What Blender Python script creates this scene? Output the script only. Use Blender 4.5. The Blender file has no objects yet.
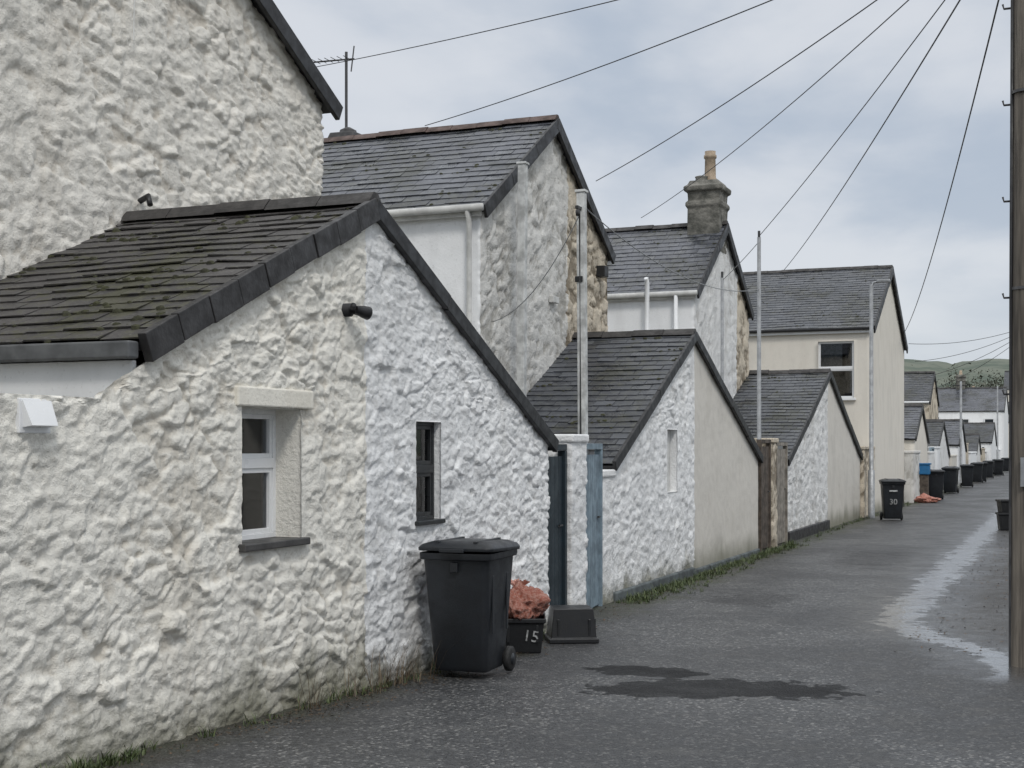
import bpy, bmesh, math, random
from mathutils import Vector, noise, Matrix
random.seed(7)
R=random.Random(11)
scene=bpy.context.scene
COL=scene.collection

# ------------------------------------------------------------------ helpers
def link(ob,parent=None):
    COL.objects.link(ob)
    if parent is not None: ob.parent=parent
    return ob
def empty(name,loc=(0,0,0),rotz=0):
    e=bpy.data.objects.new(name,None); e.location=loc; e.rotation_euler[2]=rotz
    e.empty_display_size=.2
    return link(e)
def mesh_obj(name,V,F,mats,parent=None,smooth=False,mi=None,loc=(0,0,0),rotz=0):
    me=bpy.data.meshes.new(name); me.from_pydata([tuple(v) for v in V],[],F)
    if not isinstance(mats,(list,tuple)): mats=[mats]
    for m in mats: me.materials.append(m)
    if mi: me.polygons.foreach_set("material_index",mi)
    if smooth: me.polygons.foreach_set("use_smooth",[True]*len(me.polygons))
    me.update()
    ob=bpy.data.objects.new(name,me); ob.location=loc; ob.rotation_euler[2]=rotz
    return link(ob,parent)
def bevel(ob,w=.01,seg=2):
    m=ob.modifiers.new("bevel","BEVEL"); m.width=w; m.segments=seg; m.limit_method='ANGLE'; return ob
def boxes(name,L,mat,parent=None,bev=0,loc=(0,0,0),rotz=0):
    V=[];F=[]
    for (a,b,c,d,e,f) in L:
        if a>b:a,b=b,a
        i=len(V)
        V+=[(a,c,e),(b,c,e),(b,d,e),(a,d,e),(a,c,f),(b,c,f),(b,d,f),(a,d,f)]
        F+=[(i,i+3,i+2,i+1),(i+4,i+5,i+6,i+7),(i,i+1,i+5,i+4),(i+1,i+2,i+6,i+5),(i+2,i+3,i+7,i+6),(i+3,i,i+4,i+7)]
    ob=mesh_obj(name,V,F,mat,parent,loc=loc,rotz=rotz)
    if bev: bevel(ob,bev)
    return ob
def tube(name,pts,rad,mat,parent=None,n=8,loc=(0,0,0),rotz=0,cap=True):
    pts=[Vector(p) for p in pts]; V=[];F=[]
    if not isinstance(rad,(list,tuple)): rad=[rad]*len(pts)
    for i,p in enumerate(pts):
        if i==0:d=pts[1]-p
        elif i==len(pts)-1:d=p-pts[i-1]
        else:d=pts[i+1]-pts[i-1]
        d.normalize()
        up=Vector((0,0,1)) if abs(d.z)<.9 else Vector((1,0,0))
        a=d.cross(up).normalized(); b=d.cross(a)
        for k in range(n):
            t=2*math.pi*k/n
            V.append(p+(a*math.cos(t)+b*math.sin(t))*rad[i])
    for i in range(len(pts)-1):
        for k in range(n):
            F.append((i*n+k,i*n+(k+1)%n,(i+1)*n+(k+1)%n,(i+1)*n+k))
    if cap:
        F.append(tuple(range(n))); F.append(tuple(range((len(pts)-1)*n,len(pts)*n)))
    return mesh_obj(name,V,F,mat,parent,smooth=True,loc=loc,rotz=rotz)
def gz(y):
    u=(12.2-y)/1.6
    sp=math.log1p(math.exp(u)) if u<30 else u
    return .033*1.6*sp

# ------------------------------------------------------------------ materials
class NT:
    def __init__(s,name):
        s.m=bpy.data.materials.new(name); s.m.use_nodes=True
        s.t=s.m.node_tree; s.t.nodes.clear()
        s.out=s.t.nodes.new("ShaderNodeOutputMaterial")
        s.b=s.t.nodes.new("ShaderNodeBsdfPrincipled")
        s.L(s.b.outputs[0],s.out.inputs[0])
        s.obj=s.N("ShaderNodeTexCoord").outputs["Object"]
    def N(s,t,**k):
        n=s.t.nodes.new(t)
        for a,v in k.items(): setattr(n,a,v)
        return n
    def L(s,a,b): s.t.links.new(a,b)
    def set(s,sock,v):
        if hasattr(v,"links"): s.L(v,sock)
        else: sock.default_value=v
    def math(s,op,a,b=0.0,c=0.0,clamp=False):
        n=s.N("ShaderNodeMath",operation=op,use_clamp=clamp)
        s.set(n.inputs[0],a); s.set(n.inputs[1],b); s.set(n.inputs[2],c); return n.outputs[0]
    def noise(s,scale,detail=3,rough=.5,vec=None,dist=0,out="Fac",dim='3D'):
        n=s.N("ShaderNodeTexNoise",noise_dimensions=dim); n.inputs["Scale"].default_value=scale
        n.inputs["Detail"].default_value=detail; n.inputs["Roughness"].default_value=rough
        n.inputs["Distortion"].default_value=dist
        s.L(vec if vec is not None else s.obj,n.inputs["Vector"]); return n.outputs[out]
    def mr(s,v,a,b,c=0.0,d=1.0,interp='SMOOTHSTEP'):
        n=s.N("ShaderNodeMapRange",interpolation_type=interp)
        s.set(n.inputs[0],v)
        for i,x in enumerate((a,b,c,d)): s.set(n.inputs[i+1],x)
        return n.outputs[0]
    def mix(s,f,a,b,blend='MIX'):
        n=s.N("ShaderNodeMix",data_type='RGBA',blend_type=blend)
        s.set(n.inputs[0],f)
        s.set(n.inputs[6],a if not isinstance(a,tuple) else (*a,1)); s.set(n.inputs[7],b if not isinstance(b,tuple) else (*b,1))
        return n.outputs[2]
    def scalevec(s,v,sc):
        n=s.N("ShaderNodeMapping"); n.inputs["Scale"].default_value=sc; s.L(v,n.inputs[0]); return n.outputs[0]
    def bump(s,h,dist=.01,strength=1):
        n=s.N("ShaderNodeBump"); n.inputs["Distance"].default_value=dist; n.inputs["Strength"].default_value=strength
        s.L(h,n.inputs["Height"]); s.L(n.outputs[0],s.b.inputs["Normal"])
    def color(s,c): s.set(s.b.inputs["Base Color"],c if not isinstance(c,tuple) else (*c,1))
    def rough(s,c): s.set(s.b.inputs["Roughness"],c)

def simple(name,col,rough=.6,var=.15,scale=6,bump=.002,bscale=40,metal=0,spec=.5,col2=None):
    n=NT(name)
    f=n.noise(scale,3,.6)
    c2=col2 or tuple(x*(1-var*1.8) for x in col)
    n.color(n.mix(n.mr(f,.3,.7),col,c2))
    n.rough(n.mr(f,.3,.7,max(rough-.1,.02),min(rough+.12,1)))
    n.b.inputs["Metallic"].default_value=metal
    n.b.inputs["Specular IOR Level"].default_value=spec
    if bump: n.bump(n.noise(bscale,2),bump)
    return n.m

STONE={}
def stone(name,col,dirt,scale=3.6,amp=.03,joint=.3,zlo=0.0,zhi=.5,dirt_ao_amt=.5,fine=.009,rec=(-.05,-.75),spots=.35):
    """whitewashed rubble: the relief is real geometry (see wall); attribute 'relief' drives joint grime and AO-like shade painted into the recesses"""
    n=NT(name); STONE[name]=(scale,amp,joint)
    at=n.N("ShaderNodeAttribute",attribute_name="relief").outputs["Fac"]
    f=n.noise(26,5,.70)
    st=n.noise(1.0,4,.65,vec=n.scalevec(n.obj,(2.0,2.0,.45)))
    c=n.mix(n.mr(st,.55,.35),col,tuple(x*.88 for x in col))
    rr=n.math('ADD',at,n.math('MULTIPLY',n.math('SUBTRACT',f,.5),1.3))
    c=n.mix(n.math('MULTIPLY',n.mr(rr,rec[0],rec[1]),dirt_ao_amt),c,dirt)  # joint grime, doubling as AO-like recess shade painted into the colour
    c=n.mix(n.math('MULTIPLY',n.mr(st,.50,.72),.34),c,tuple(x*.88 for x in dirt))
    c=n.mix(n.math('MULTIPLY',n.mr(f,.59,.69),spots),c,tuple(x*.65 for x in dirt))
    sx=n.N("ShaderNodeSeparateXYZ"); n.L(n.obj,sx.inputs[0])
    zz=n.math('ADD',sx.outputs[2],n.math('MULTIPLY',n.math('SUBTRACT',st,.5),.8))
    zz=n.math('ADD',zz,n.math('MULTIPLY',n.math('SUBTRACT',f,.5),.35))
    c=n.mix(n.math('MULTIPLY',n.mr(zz,zhi,zlo),.85),c,(.145,.14,.09))
    n.color(c); n.rough(.65); n.b.inputs["Specular IOR Level"].default_value=.3
    n.bump(f,fine*2.2); return n.m
def stones_layer(q,gw):
    d,pt=noise.voronoi(q)
    g=min(1.0,(d[1]-d[0])/gw); g=g*g*(3-2*g)
    c=pt[0]
    return g,noise.noise(c*13.7+Vector((3.3,1.7,9.1))),noise.noise_vector(c*9.1).dot(q-c)
def relief(p,scale,joint):
    nv=noise.noise_vector(p*3.0)*.075+noise.noise_vector(p*9)*.026+noise.noise_vector(p*24)*.009
    q=Vector((p.x*.85,p.y*.85,p.z*1.45))+nv
    g,hs,tl=stones_layer(q*scale,.15)
    g2,hs2,tl2=stones_layer(q*scale*2.2+Vector((4,9,2)),.20)
    sel=.5+.5*max(-1,min(1,3.5*noise.noise(p*1.3+Vector((7,7,7)))))
    k=.45+.55*sel
    gg=g*k+(1-k)*.75
    h=gg*(.95*hs+1.5*tl+.17)-joint*(1-g)*sel*.9
    h+=.50*g2*(.8*hs2+1.8*tl2)
    n6=noise.noise(p*6.0); n13=noise.noise(Vector((p.x*14,p.y*14,p.z*22))); n30=noise.noise(p*33)
    h+=.30*n6+.32*n13+.20*n30-.42*abs(noise.noise(p*8.5+Vector((5,2,1))))-.26*abs(noise.noise(p*19+Vector((1,8,3))))+.50*noise.noise(p*1.1)
    return h+.15

def render_mat(name,col,dirt,zlo=0,zhi=.4,bump=.004):
    n=NT(name)
    st=n.noise(.9,5,.62,vec=n.scalevec(n.obj,(1.6,1.6,.7)))
    c=n.mix(n.mr(st,.52,.35),col,tuple(x*.92 for x in col))
    c=n.mix(n.math('MULTIPLY',n.mr(st,.50,.74),.38),c,dirt)
    sp=n.noise(30,3,.7); c=n.mix(n.math('MULTIPLY',n.mr(sp,.58,.7),.25),c,tuple(x*.6 for x in dirt))
    sx=n.N("ShaderNodeSeparateXYZ"); n.L(n.obj,sx.inputs[0])
    zz=n.math('ADD',sx.outputs[2],n.math('MULTIPLY',n.math('SUBTRACT',st,.5),.7))
    c=n.mix(n.math('MULTIPLY',n.mr(zz,zhi,zlo),.75),c,(.15,.15,.10))
    n.color(c); n.rough(.8); n.b.inputs["Specular IOR Level"].default_value=.25
    n.bump(sp,bump); return n.m

def slate_mat(name,c1,c2,moss=0.0,rough=.42,lich=.3,mosscol=(.060,.060,.026)):
    n=NT(name)
    g=n.N("ShaderNodeNewGeometry"); r=g.outputs["Random Per Island"]
    c=n.mix(r,c1,c2)
    f=n.noise(9,4,.7); lo=n.noise(.9,4,.65)
    c=n.mix(n.math('MULTIPLY',n.mr(f,.45,.66),.7),c,tuple(x*1.45 for x in c2))
    c=n.mix(n.math('MULTIPLY',n.mr(lo,.45,.65),.6),c,tuple(x*.5 for x in c1))
    c=n.mix(n.math('MULTIPLY',n.mr(lo,.46,.30),.45),c,tuple(x*1.5 for x in c2))
    f2=n.noise(34,3,.6)
    c=n.mix(n.math('MULTIPLY',n.mr(f2,.61,.68),lich),c,(.22,.22,.19))
    if moss:
        mm=n.mr(n.math('ADD',f,n.math('MULTIPLY',lo,.8)),.90,1.04)
        c=n.mix(n.math('MULTIPLY',mm,moss),c,mosscol)
    n.color(c)
    n.rough(n.mr(n.math('ADD',r,f),.3,1.6,rough-.14,rough+.2))
    n.b.inputs["Specular IOR Level"].default_value=.5
    n.bump(f2,.005); return n.m

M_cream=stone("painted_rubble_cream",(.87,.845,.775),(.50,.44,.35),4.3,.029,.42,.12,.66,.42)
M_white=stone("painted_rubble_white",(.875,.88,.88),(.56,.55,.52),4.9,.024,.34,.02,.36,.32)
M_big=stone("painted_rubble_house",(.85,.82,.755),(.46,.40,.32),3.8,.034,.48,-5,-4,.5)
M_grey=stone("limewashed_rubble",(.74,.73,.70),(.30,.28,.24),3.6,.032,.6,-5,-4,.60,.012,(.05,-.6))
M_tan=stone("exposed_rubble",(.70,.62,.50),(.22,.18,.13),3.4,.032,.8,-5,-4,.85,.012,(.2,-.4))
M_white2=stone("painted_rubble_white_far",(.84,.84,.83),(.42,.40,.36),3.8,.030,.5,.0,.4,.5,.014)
M_rend=render_mat("roughcast_beige",(.66,.63,.575),(.45,.42,.37),0,.5)
M_rendcream=render_mat("render_cream",(.74,.70,.63),(.57,.53,.46),0,.5)
M_rendwhite=render_mat("render_white",(.84,.85,.86),(.62,.62,.62),0,.4)
M_fascia=render_mat("white_fascia_paint",(.78,.79,.80),(.55,.55,.53),-5,-4,.001)
M_lintel=render_mat("cream_lintel_paint",(.82,.79,.71),(.5,.45,.36),-5,-4,.006)
M_slate1=slate_mat("mossy_slate",(.030,.028,.028),(.068,.063,.061),.60,.5,.42)
M_slate2=slate_mat("blue_slate",(.034,.038,.047),(.105,.110,.127),.30,.36,.38)
M_slate3=slate_mat("dark_slate",(.024,.027,.034),(.072,.077,.088),.35,.40,.34)
M_verge=simple("verge_slate_dark",(.036,.034,.035),.5,.3,8,.003,30)
M_black=simple("black_paint",(.018,.018,.02),.5,.2,8,.001)
M_ridge=simple("ridge_tile",(.050,.046,.044),.6,.3,6,.006,20)
M_redridge=simple("terracotta_ridge",(.10,.062,.05),.65,.3,6,.004,20)
M_upvc=simple("white_upvc",(.80,.81,.82),.3,.04,4,0)
M_frameblk=simple("black_window_frame",(.02,.022,.024),.35,.1,6,0)
M_grey_pvc=simple("grey_gutter",(.12,.125,.13),.5,.25,5,.001)
M_pipe=simple("painted_pipe",(.64,.64,.62),.5,.15,5,.001)
M_post=simple("weathered_white_post",(.66,.67,.66),.7,.25,7,.003,30)
M_metal=simple("galvanised_metal",(.34,.35,.36),.5,.15,8,.001,metal=.4)
M_darkmetal=simple("dark_metal",(.05,.05,.052),.5,.15,8,.001,metal=.3)
M_stonegrey=simple("grey_granite",(.22,.21,.185),.85,.35,4,.03,10,col2=(.075,.075,.065))
M_pot=simple("clay_pot",(.42,.33,.24),.75,.2,8,.003)
M_bin=simple("bin_plastic",(.019,.022,.027),.42,.25,5,.0015,120)
M_rubber=simple("rubber_tyre",(.015,.015,.015),.7,.1,8,.001)
M_box=simple("recycling_box_plastic",(.016,.017,.019),.42,.15,8,.001,100)
M_label=simple("white_lettering",(.52,.53,.53),.5,.35,30,0)
M_blue=simple("blue_gate_paint",(.24,.32,.38),.6,.25,5,.003,40)
M_teal=simple("dark_teal_door_paint",(.018,.032,.042),.5,.2,5,.002,30)
M_woodbrown=simple("weathered_gate_timber",(.12,.095,.075),.75,.35,6,.004,40)
M_bluebox=simple("blue_plastic",(.02,.16,.36),.4,.1,5,0)
M_curtain=simple("curtain_cloth",(.62,.62,.62),.9,.2,14,.01,12)
M_sill=simple("slate_sill",(.07,.068,.066),.5,.2,7,.002)
M_moss=simple("moss",(.050,.052,.022),.95,.3,20,.01,60,col2=(.025,.024,.017))
def glass():
    n=NT("window_glass"); n.color((.02,.025,.03)); n.rough(.04)
    n.b.inputs["Specular IOR Level"].default_value=.9
    n.bump(n.noise(3,2),.004); return n.m
M_glass=glass()
def cleanglass():
    n=NT("thin_glass"); n.t.nodes.remove(n.b)
    tr=n.N("ShaderNodeBsdfTransparent"); gl=n.N("ShaderNodeBsdfGlossy"); gl.inputs["Roughness"].default_value=.03
    tr.inputs[0].default_value=(.75,.78,.8,1)
    fr=n.N("ShaderNodeFresnel"); fr.inputs[0].default_value=1.9
    mx=n.N("ShaderNodeMixShader"); n.L(fr.outputs[0],mx.inputs[0]); n.L(tr.outputs[0],mx.inputs[1]); n.L(gl.outputs[0],mx.inputs[2])
    n.L(mx.outputs[0],n.out.inputs[0]); return n.m
M_clear=cleanglass()
def wood():
    n=NT("creosoted_pole"); v=n.scalevec(n.obj,(9,9,.5))
    f=n.noise(3,5,.65,vec=v); n.color(n.mix(n.mr(f,.3,.7),(.050,.042,.034),(.14,.122,.10)))
    n.rough(.8); n.bump(f,.012); return n.m
M_pole=wood()
def orange():
    n=NT("orange_sack_plastic"); f=n.noise(9,4,.6)
    n.color(n.mix(n.mr(f,.35,.65),(.56,.18,.12),(.78,.42,.34))); n.rough(.25)
    n.bump(n.noise(17,4,.65,dist=2.0),.045); return n.m
M_orange=orange()

# ------------------------------------------------------------------ wall strip (real relief)
def wall(name,path,zb,mats,ds,wins=(),split=None,parent=None,smooth=True,dispscale=1.0):
    P=[Vector(p[:2]) for p in path]; T=[p[2] for p in path]
    S=[0]
    for i in range(1,len(P)): S.append(S[-1]+(P[i]-P[i-1]).length)
    keys=set(round(s,5) for s in S)
    for w in wins: keys|={round(w[0],5),round(w[1],5)}
    if split: keys|={round(s,5) for s in split}
    keys=sorted(k for k in keys if 0<=k<=S[-1]+1e-4)
    cols=[]
    for a,b in zip(keys,keys[1:]):
        n=max(1,int(math.ceil((b-a)/ds-1e-6)))
        cols+=[a+(b-a)*i/n for i in range(n)]
    cols.append(keys[-1])
    def at(s):
        for i in range(len(S)-1):
            if s<=S[i+1]+1e-6:
                f=(s-S[i])/(S[i+1]-S[i]); f=min(max(f,0),1)
                return P[i].lerp(P[i+1],f),T[i]+(T[i+1]-T[i])*f,(P[i+1]-P[i]).normalized()
        return P[-1],T[-1],(P[-1]-P[-2]).normalized()
    def slot(s):
        m=0
        if split:
            for k,sl in enumerate(split):
                if s>sl: m=k+1
        return m
    mt=max(T)
    if wins:
        Zc=max(w[3] for w in wins)+.06
        zk=sorted({zb,Zc}|{w[2] for w in wins}|{w[3] for w in wins})
        lo=[]
        for a,b in zip(zk,zk[1:]):
            n=max(1,int(math.ceil((b-a)/ds-1e-6))); lo+=[a+(b-a)*i/n for i in range(n)]
        lo.append(zk[-1]); nu=max(1,int((mt-Zc)/ds))
    else:
        Zc=None; nl=max(1,int((mt-zb)/ds))
    V=[];H=[];info=[]
    for ci,s in enumerate(cols):
        p,t,d=at(s); d2=at(min(s+.002,S[-1]))[2]
        nn=Vector((d.y+d2.y,-d.x-d2.x)); nn.normalize()
        if Zc:
            z1=min(Zc,t-.05); zs=[zb+(z-zb)*(z1-zb)/(Zc-zb) for z in lo]+[z1+(t-z1)*(k+1)/nu for k in range(nu)]
        else: zs=[zb+(t-zb)*k/nl for k in range(nl+1)]
        m=mats[slot(s+1e-4)] if isinstance(mats,(list,tuple)) else mats
        pr=STONE.get(m.name.split(".")[0])
        for z in zs:
            if pr:
                h=relief(Vector((p.x,p.y,z)),pr[0],pr[2]); a=pr[1]*dispscale
                for w in wins:
                    dx=max(w[0]-s,s-w[1],0); dz=max(w[2]-z,z-w[3],0); dd=math.hypot(dx,dz)
                    if dd<.10: h*=.25+.75*dd/.10
            else:
                h=noise.noise(Vector((p.x,p.y,z))*1.5)+.4*noise.noise(Vector((p.x,p.y,z))*7); a=.010
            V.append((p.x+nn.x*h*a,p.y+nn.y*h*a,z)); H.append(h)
        info.append((p,d,zs))
    nr=len(info[0][2]); F=[];mi=[]
    def inwin(s,z):
        for w in wins:
            if w[0]<s<w[1] and w[2]<z<w[3]: return True
        return False
    for i in range(len(cols)-1):
        sm=(cols[i]+cols[i+1])/2; m=slot(sm)
        for j in range(nr-1):
            zm=(info[i][2][j]+info[i+1][2][j+1])/2
            if wins and inwin(sm,zm): continue
            F.append((i*nr+j,(i+1)*nr+j,(i+1)*nr+j+1,i*nr+j+1)); mi.append(m)
    for w in wins:
        ci=[i for i,s in enumerate(cols) if w[0]-1e-4<=s<=w[1]+1e-4]
        rj=[j for j in range(len(lo)) if w[2]-1e-4<=lo[j]<=w[3]+1e-4]
        ring=[(ci[0],j) for j in rj]+[(i,rj[-1]) for i in ci[1:]]+[(ci[-1],j) for j in rj[::-1][1:]]+[(i,rj[0]) for i in ci[::-1][1:-1]]
        sm=(w[0]+w[1])/2; d=at(sm)[2]; inn=Vector((-d.y,d.x)); m=slot(sm)
        base=len(V); L=len(ring); K=3
        for q in range(1,K+1):
            for (i,j) in ring:
                v=V[i*nr+j]; p0=info[i][0]; f=q/K; dd=.02 if q==1 and w[4]>.10 else w[4]*f
                bx=v[0]*(1-f)+p0.x*f; by=v[1]*(1-f)+p0.y*f
                V.append((bx+inn.x*dd,by+inn.y*dd,v[2])); H.append(.3)
        def vid(q,k): 
            if q==0: return ring[k][0]*nr+ring[k][1]
            return base+(q-1)*L+k
        for q in range(K):
            for k in range(L):
                k2=(k+1)%L
                F.append((vid(q,k),vid(q,k2),vid(q+1,k2),vid(q+1,k))); mi.append(m)
    ob=mesh_obj(name,V,F,mats,parent,smooth=smooth,mi=mi)
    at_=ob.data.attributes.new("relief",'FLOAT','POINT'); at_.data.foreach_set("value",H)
    return ob

def slates(name,O,A,B,mat,parent,w=.27,e=.2,seed=0,jit=1.0,moss=0):
    rr=random.Random(seed)
    O=Vector(O);A=Vector(A);B=Vector(B);La=A.length;Lb=B.length
    a=A.normalized();b=B.normalized();n=a.cross(b).normalized()
    if n.z<0:n=-n
    V=[];F=[]
    def sagf(aa,bb): return .020*noise.noise(Vector((aa*.7,bb*.7,seed*1.3)))*min(1,jit)
    rows=int(round(Lb/e)); e=Lb/rows
    MV=[];MF=[]
    for r in range(rows):
        off=(r%2)*w/2+rr.uniform(-.02,.02)
        x=-off
        while x<La:
            ww=w*(1+rr.uniform(-.08,.08))
            x0=max(x,0);x1=min(x+ww-.006,La)
            if x1-x0>.02:
                j=rr.uniform(-.009,.009)*jit; sl=rr.uniform(-.005,.005)*jit
                if rr.random()<.035*jit: j-=rr.uniform(.01,.035); sl*=3
                b0=r*e+j; b1=min(b0+e*1.3,Lb)
                hl=.015+rr.uniform(0,.008)*jit; hu=.004
                i=len(V)
                def P(aa,bb,h): return O+a*aa+b*bb+n*(h+sagf(aa,bb))
                V+=[P(x0,b0-sl,hl),P(x1,b0+sl,hl+rr.uniform(-.004,.004)*jit),P(x1,b1,hu),P(x0,b1,hu),
                    P(x0,b0-sl,hl-.010),P(x1,b0+sl,hl-.010),P(x1,b1,hu-.008),P(x0,b1,hu-.008)]
                F+=[(i,i+1,i+2,i+3),(i+4,i+5,i+1,i),(i+5,i+6,i+2,i+1),(i+7,i+4,i,i+3),(i+4,i+7,i+6,i+5)]
                if moss and rr.random()<moss*(.4+3.0*max(0,noise.noise(Vector((x0*.9,b0*.9,4)))+.15)):
                    for q in range(rr.randint(1,4)):
                        ca=rr.uniform(x0,x1); cb=b0+rr.choice((-.01,rr.uniform(-.01,e*.4))); s=rr.uniform(.008,.028)
                        c=P(ca,cb,.012); i=len(MV); m=7
                        MV.append(c+n*s*.9)
                        for ring,(rd,hh) in enumerate(((.75,.6),(1.1,-.2))):
                            for k in range(m):
                                t=6.283*k/m; q2=s*rd*rr.uniform(.7,1.3)
                                MV.append(c+a*math.cos(t)*q2*1.4+b*math.sin(t)*q2+n*s*hh)
                        for k in range(m):
                            MF.append((i,i+1+k,i+1+(k+1)%m)); MF.append((i+1+k,i+1+m+k,i+1+m+(k+1)%m,i+1+(k+1)%m))
            x+=ww
    ob=mesh_obj(name,V,F,mat,parent)
    if MV: mesh_obj("moss_clumps",MV,MF,M_moss,parent,True)
    t=.07; c=[O,O+A,O+A+B,O+B]
    Vd=[v-n*.024 for v in c]+[v-n*t for v in c]
    mesh_obj(name+"_deck",Vd,[(0,1,2,3),(4,5,6,7),(0,1,5,4),(1,2,6,5),(2,3,7,6),(3,0,4,7)],M_black,parent)
    return ob

def verge(name,x,y0,z0,y1,z1,h,th,mat,parent,seg=.5,up=.035):
    d=Vector((0,y1-y0,z1-z0)); L=d.length; d.normalize(); n=Vector((0,-d.z,d.y))
    if n.z<0:n=-n
    k=max(1,int(round(L/seg))); V=[];F=[]
    for i in range(k):
        a=i*L/k+.003; b=(i+1)*L/k-.003; o=R.uniform(0,.008); dz=R.uniform(-.008,.008)
        i0=len(V)
        for xx in (x-.02,x+th+o):
            for s in (a,b):
                for hh in (-h+dz,up+dz*.5):
                    q=Vector((xx,y0,z0))+d*s+n*hh; V.append(q)
        F+=[(i0,i0+1,i0+3,i0+2),(i0+4,i0+6,i0+7,i0+5),(i0,i0+2,i0+6,i0+4),(i0+1,i0+5,i0+7,i0+3),(i0,i0+4,i0+5,i0+1),(i0+2,i0+3,i0+7,i0+6)]
    return bevel(mesh_obj(name,V,F,mat,parent),.006)

def ridge(name,x0,x1,y,z,mat,parent,w=.13,seg=.42):
    n=max(1,int(abs(x1-x0)/seg)); V=[];F=[]
    for i in range(n):
        a=x0+(x1-x0)*i/n; b=x0+(x1-x0)*(i+1)/n-.006*(1 if x1>x0 else -1); i0=len(V); dz=R.uniform(-.010,.010)
        for xx in (a,b):
            for (dy,dzz) in ((-w,-.05),(-w*.8,-.02),(-.03,.045),(.03,.045),(w*.8,-.02),(w,-.05)):
                V.append((xx,y+dy,z+dzz+dz))
        for k in range(5): F.append((i0+k,i0+k+1,i0+6+k+1,i0+6+k))
        F.append(tuple(range(i0,i0+6))); F.append(tuple(range(i0+6,i0+12)))
    return mesh_obj(name,V,F,mat,parent)

def roof_pair(parent,x0,x1,y0,z0,yr,zr,y1,z1,mat,ov=.05,eo=.12,w=.27,e=.2,seed=0,ridgemat=None,moss=0):
    xs=x0+ov
    for nm,ye,ze in (("roof_slope",y0,z0),("roof_slope_rear",y1,z1)):
        d=Vector((0,yr-ye,zr-ze)); L=d.length; dd=d.normalized()
        O=Vector((xs,ye,ze))-dd*eo; B=dd*(L+eo)
        slates(nm,O,(x1-xs,0,0),B,mat,parent,w,e,seed+int(ye*10),1.0,moss if nm=="roof_slope" else 0)
    ridge("ridge_tiles",xs,x1,yr,zr+.03,ridgemat or M_ridge,parent)

def gable_building(name,x0,x1,y0,z0,yr,zr,y1,z1,mats,ds,roofmat,split=None,wins=(),verge_h=.1,seed=0,zb=-.1,ridgemat=None,ov=.05,w=.27,e=.2,vergemat=None,eo=.12,moss=0):
    P=empty(name)
    path=[(x1,y0,z0-.04),(x0,y0,z0-.04),(x0,yr,zr-.06),(x0,y1,z1-.04),(x1,y1,z1-.04)]
    wall("walls",path,zb,mats,ds,wins,split,P)
    mesh_obj("rear_wall",[(x1,y0,zb),(x1,y1,zb),(x1,y1,z1-.04),(x1,yr,zr-.06),(x1,y0,z0-.04)],[(0,1,2,3,4)],mats[0],P)
    roof_pair(P,x0,x1,y0,z0,yr,zr,y1,z1,roofmat,ov,eo,w,e,seed,ridgemat,moss)
    for nm,ye,ze in (("verge",y0,z0),("verge_far",y1,z1)):
        d=Vector((0,yr-ye,zr-ze)).normalized()*eo
        verge(nm,x0+ov,ye-d.y,ze-d.z,yr,zr,verge_h,.02,vergemat or M_black,P,seg=1.2)
    return P

def window_unit(parent,c,w,h,rotz,frame,transom=.5,thick=.05,mull=False,glassm=None):
    f=.05; t=thick
    L=[(-w/2,w/2,-t/2,t/2,-h/2,-h/2+f),(-w/2,w/2,-t/2,t/2,h/2-f,h/2),(-w/2,-w/2+f,-t/2,t/2,-h/2+f,h/2-f),(w/2-f,w/2,-t/2,t/2,-h/2+f,h/2-f)]
    zt=-h/2+h*transom
    L.append((-w/2+f,w/2-f,-t/2-.004,t/2,zt-.035,zt+.035))
    s=.032
    for (za,zb_) in ((-h/2+f,zt-.035),(zt+.035,h/2-f)):
        L+=[(-w/2+f,-w/2+f+s,-t/2+.008,t/2-.01,za,zb_),(w/2-f-s,w/2-f,-t/2+.008,t/2-.01,za,zb_),
            (-w/2+f+s,w/2-f-s,-t/2+.008,t/2-.01,za,za+s),(-w/2+f+s,w/2-f-s,-t/2+.008,t/2-.01,zb_-s,zb_)]
    if mull: L.append((-.012,.012,-t/2+.01,t/2-.012,-h/2+f+s,h/2-f-s))
    boxes("window_frame",L,frame,parent,.003,loc=c,rotz=rotz)
    boxes("window_glass",[(-w/2+f,w/2-f,0.004,.012,-h/2+f,h/2-f)],glassm or M_glass,parent,loc=c,rotz=rotz)

# ------------------------------------------------------------------ ground & road
def sheet(name,xs,ys,zf,mat):
    V=[(x,y,zf(x,y)) for y in ys for x in xs]; n=len(xs)
    F=[(j*n+i,j*n+i+1,(j+1)*n+i+1,(j+1)*n+i) for j in range(len(ys)-1) for i in range(n-1)]
    return mesh_obj(name,V,F,mat,None,True)
def ground_mat():
    n=NT("rough_ground"); f=n.noise(1.5,4,.65)
    n.color(n.mix(n.mr(f,.4,.6),(.06,.07,.03),(.10,.085,.06))); n.rough(.9); n.bump(n.noise(12,3),.03); return n.m
ys=[-60,-30,-12]+[-6+.5*i for i in range(56)]+[24,30,45,70,110,180,300,600,1500]
xs=[-1200,-400,-120,-40,-12,-5,0,5,15,60,200,1200]
sheet("ground",xs,ys,lambda x,y:gz(y)-.03,ground_mat())

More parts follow.
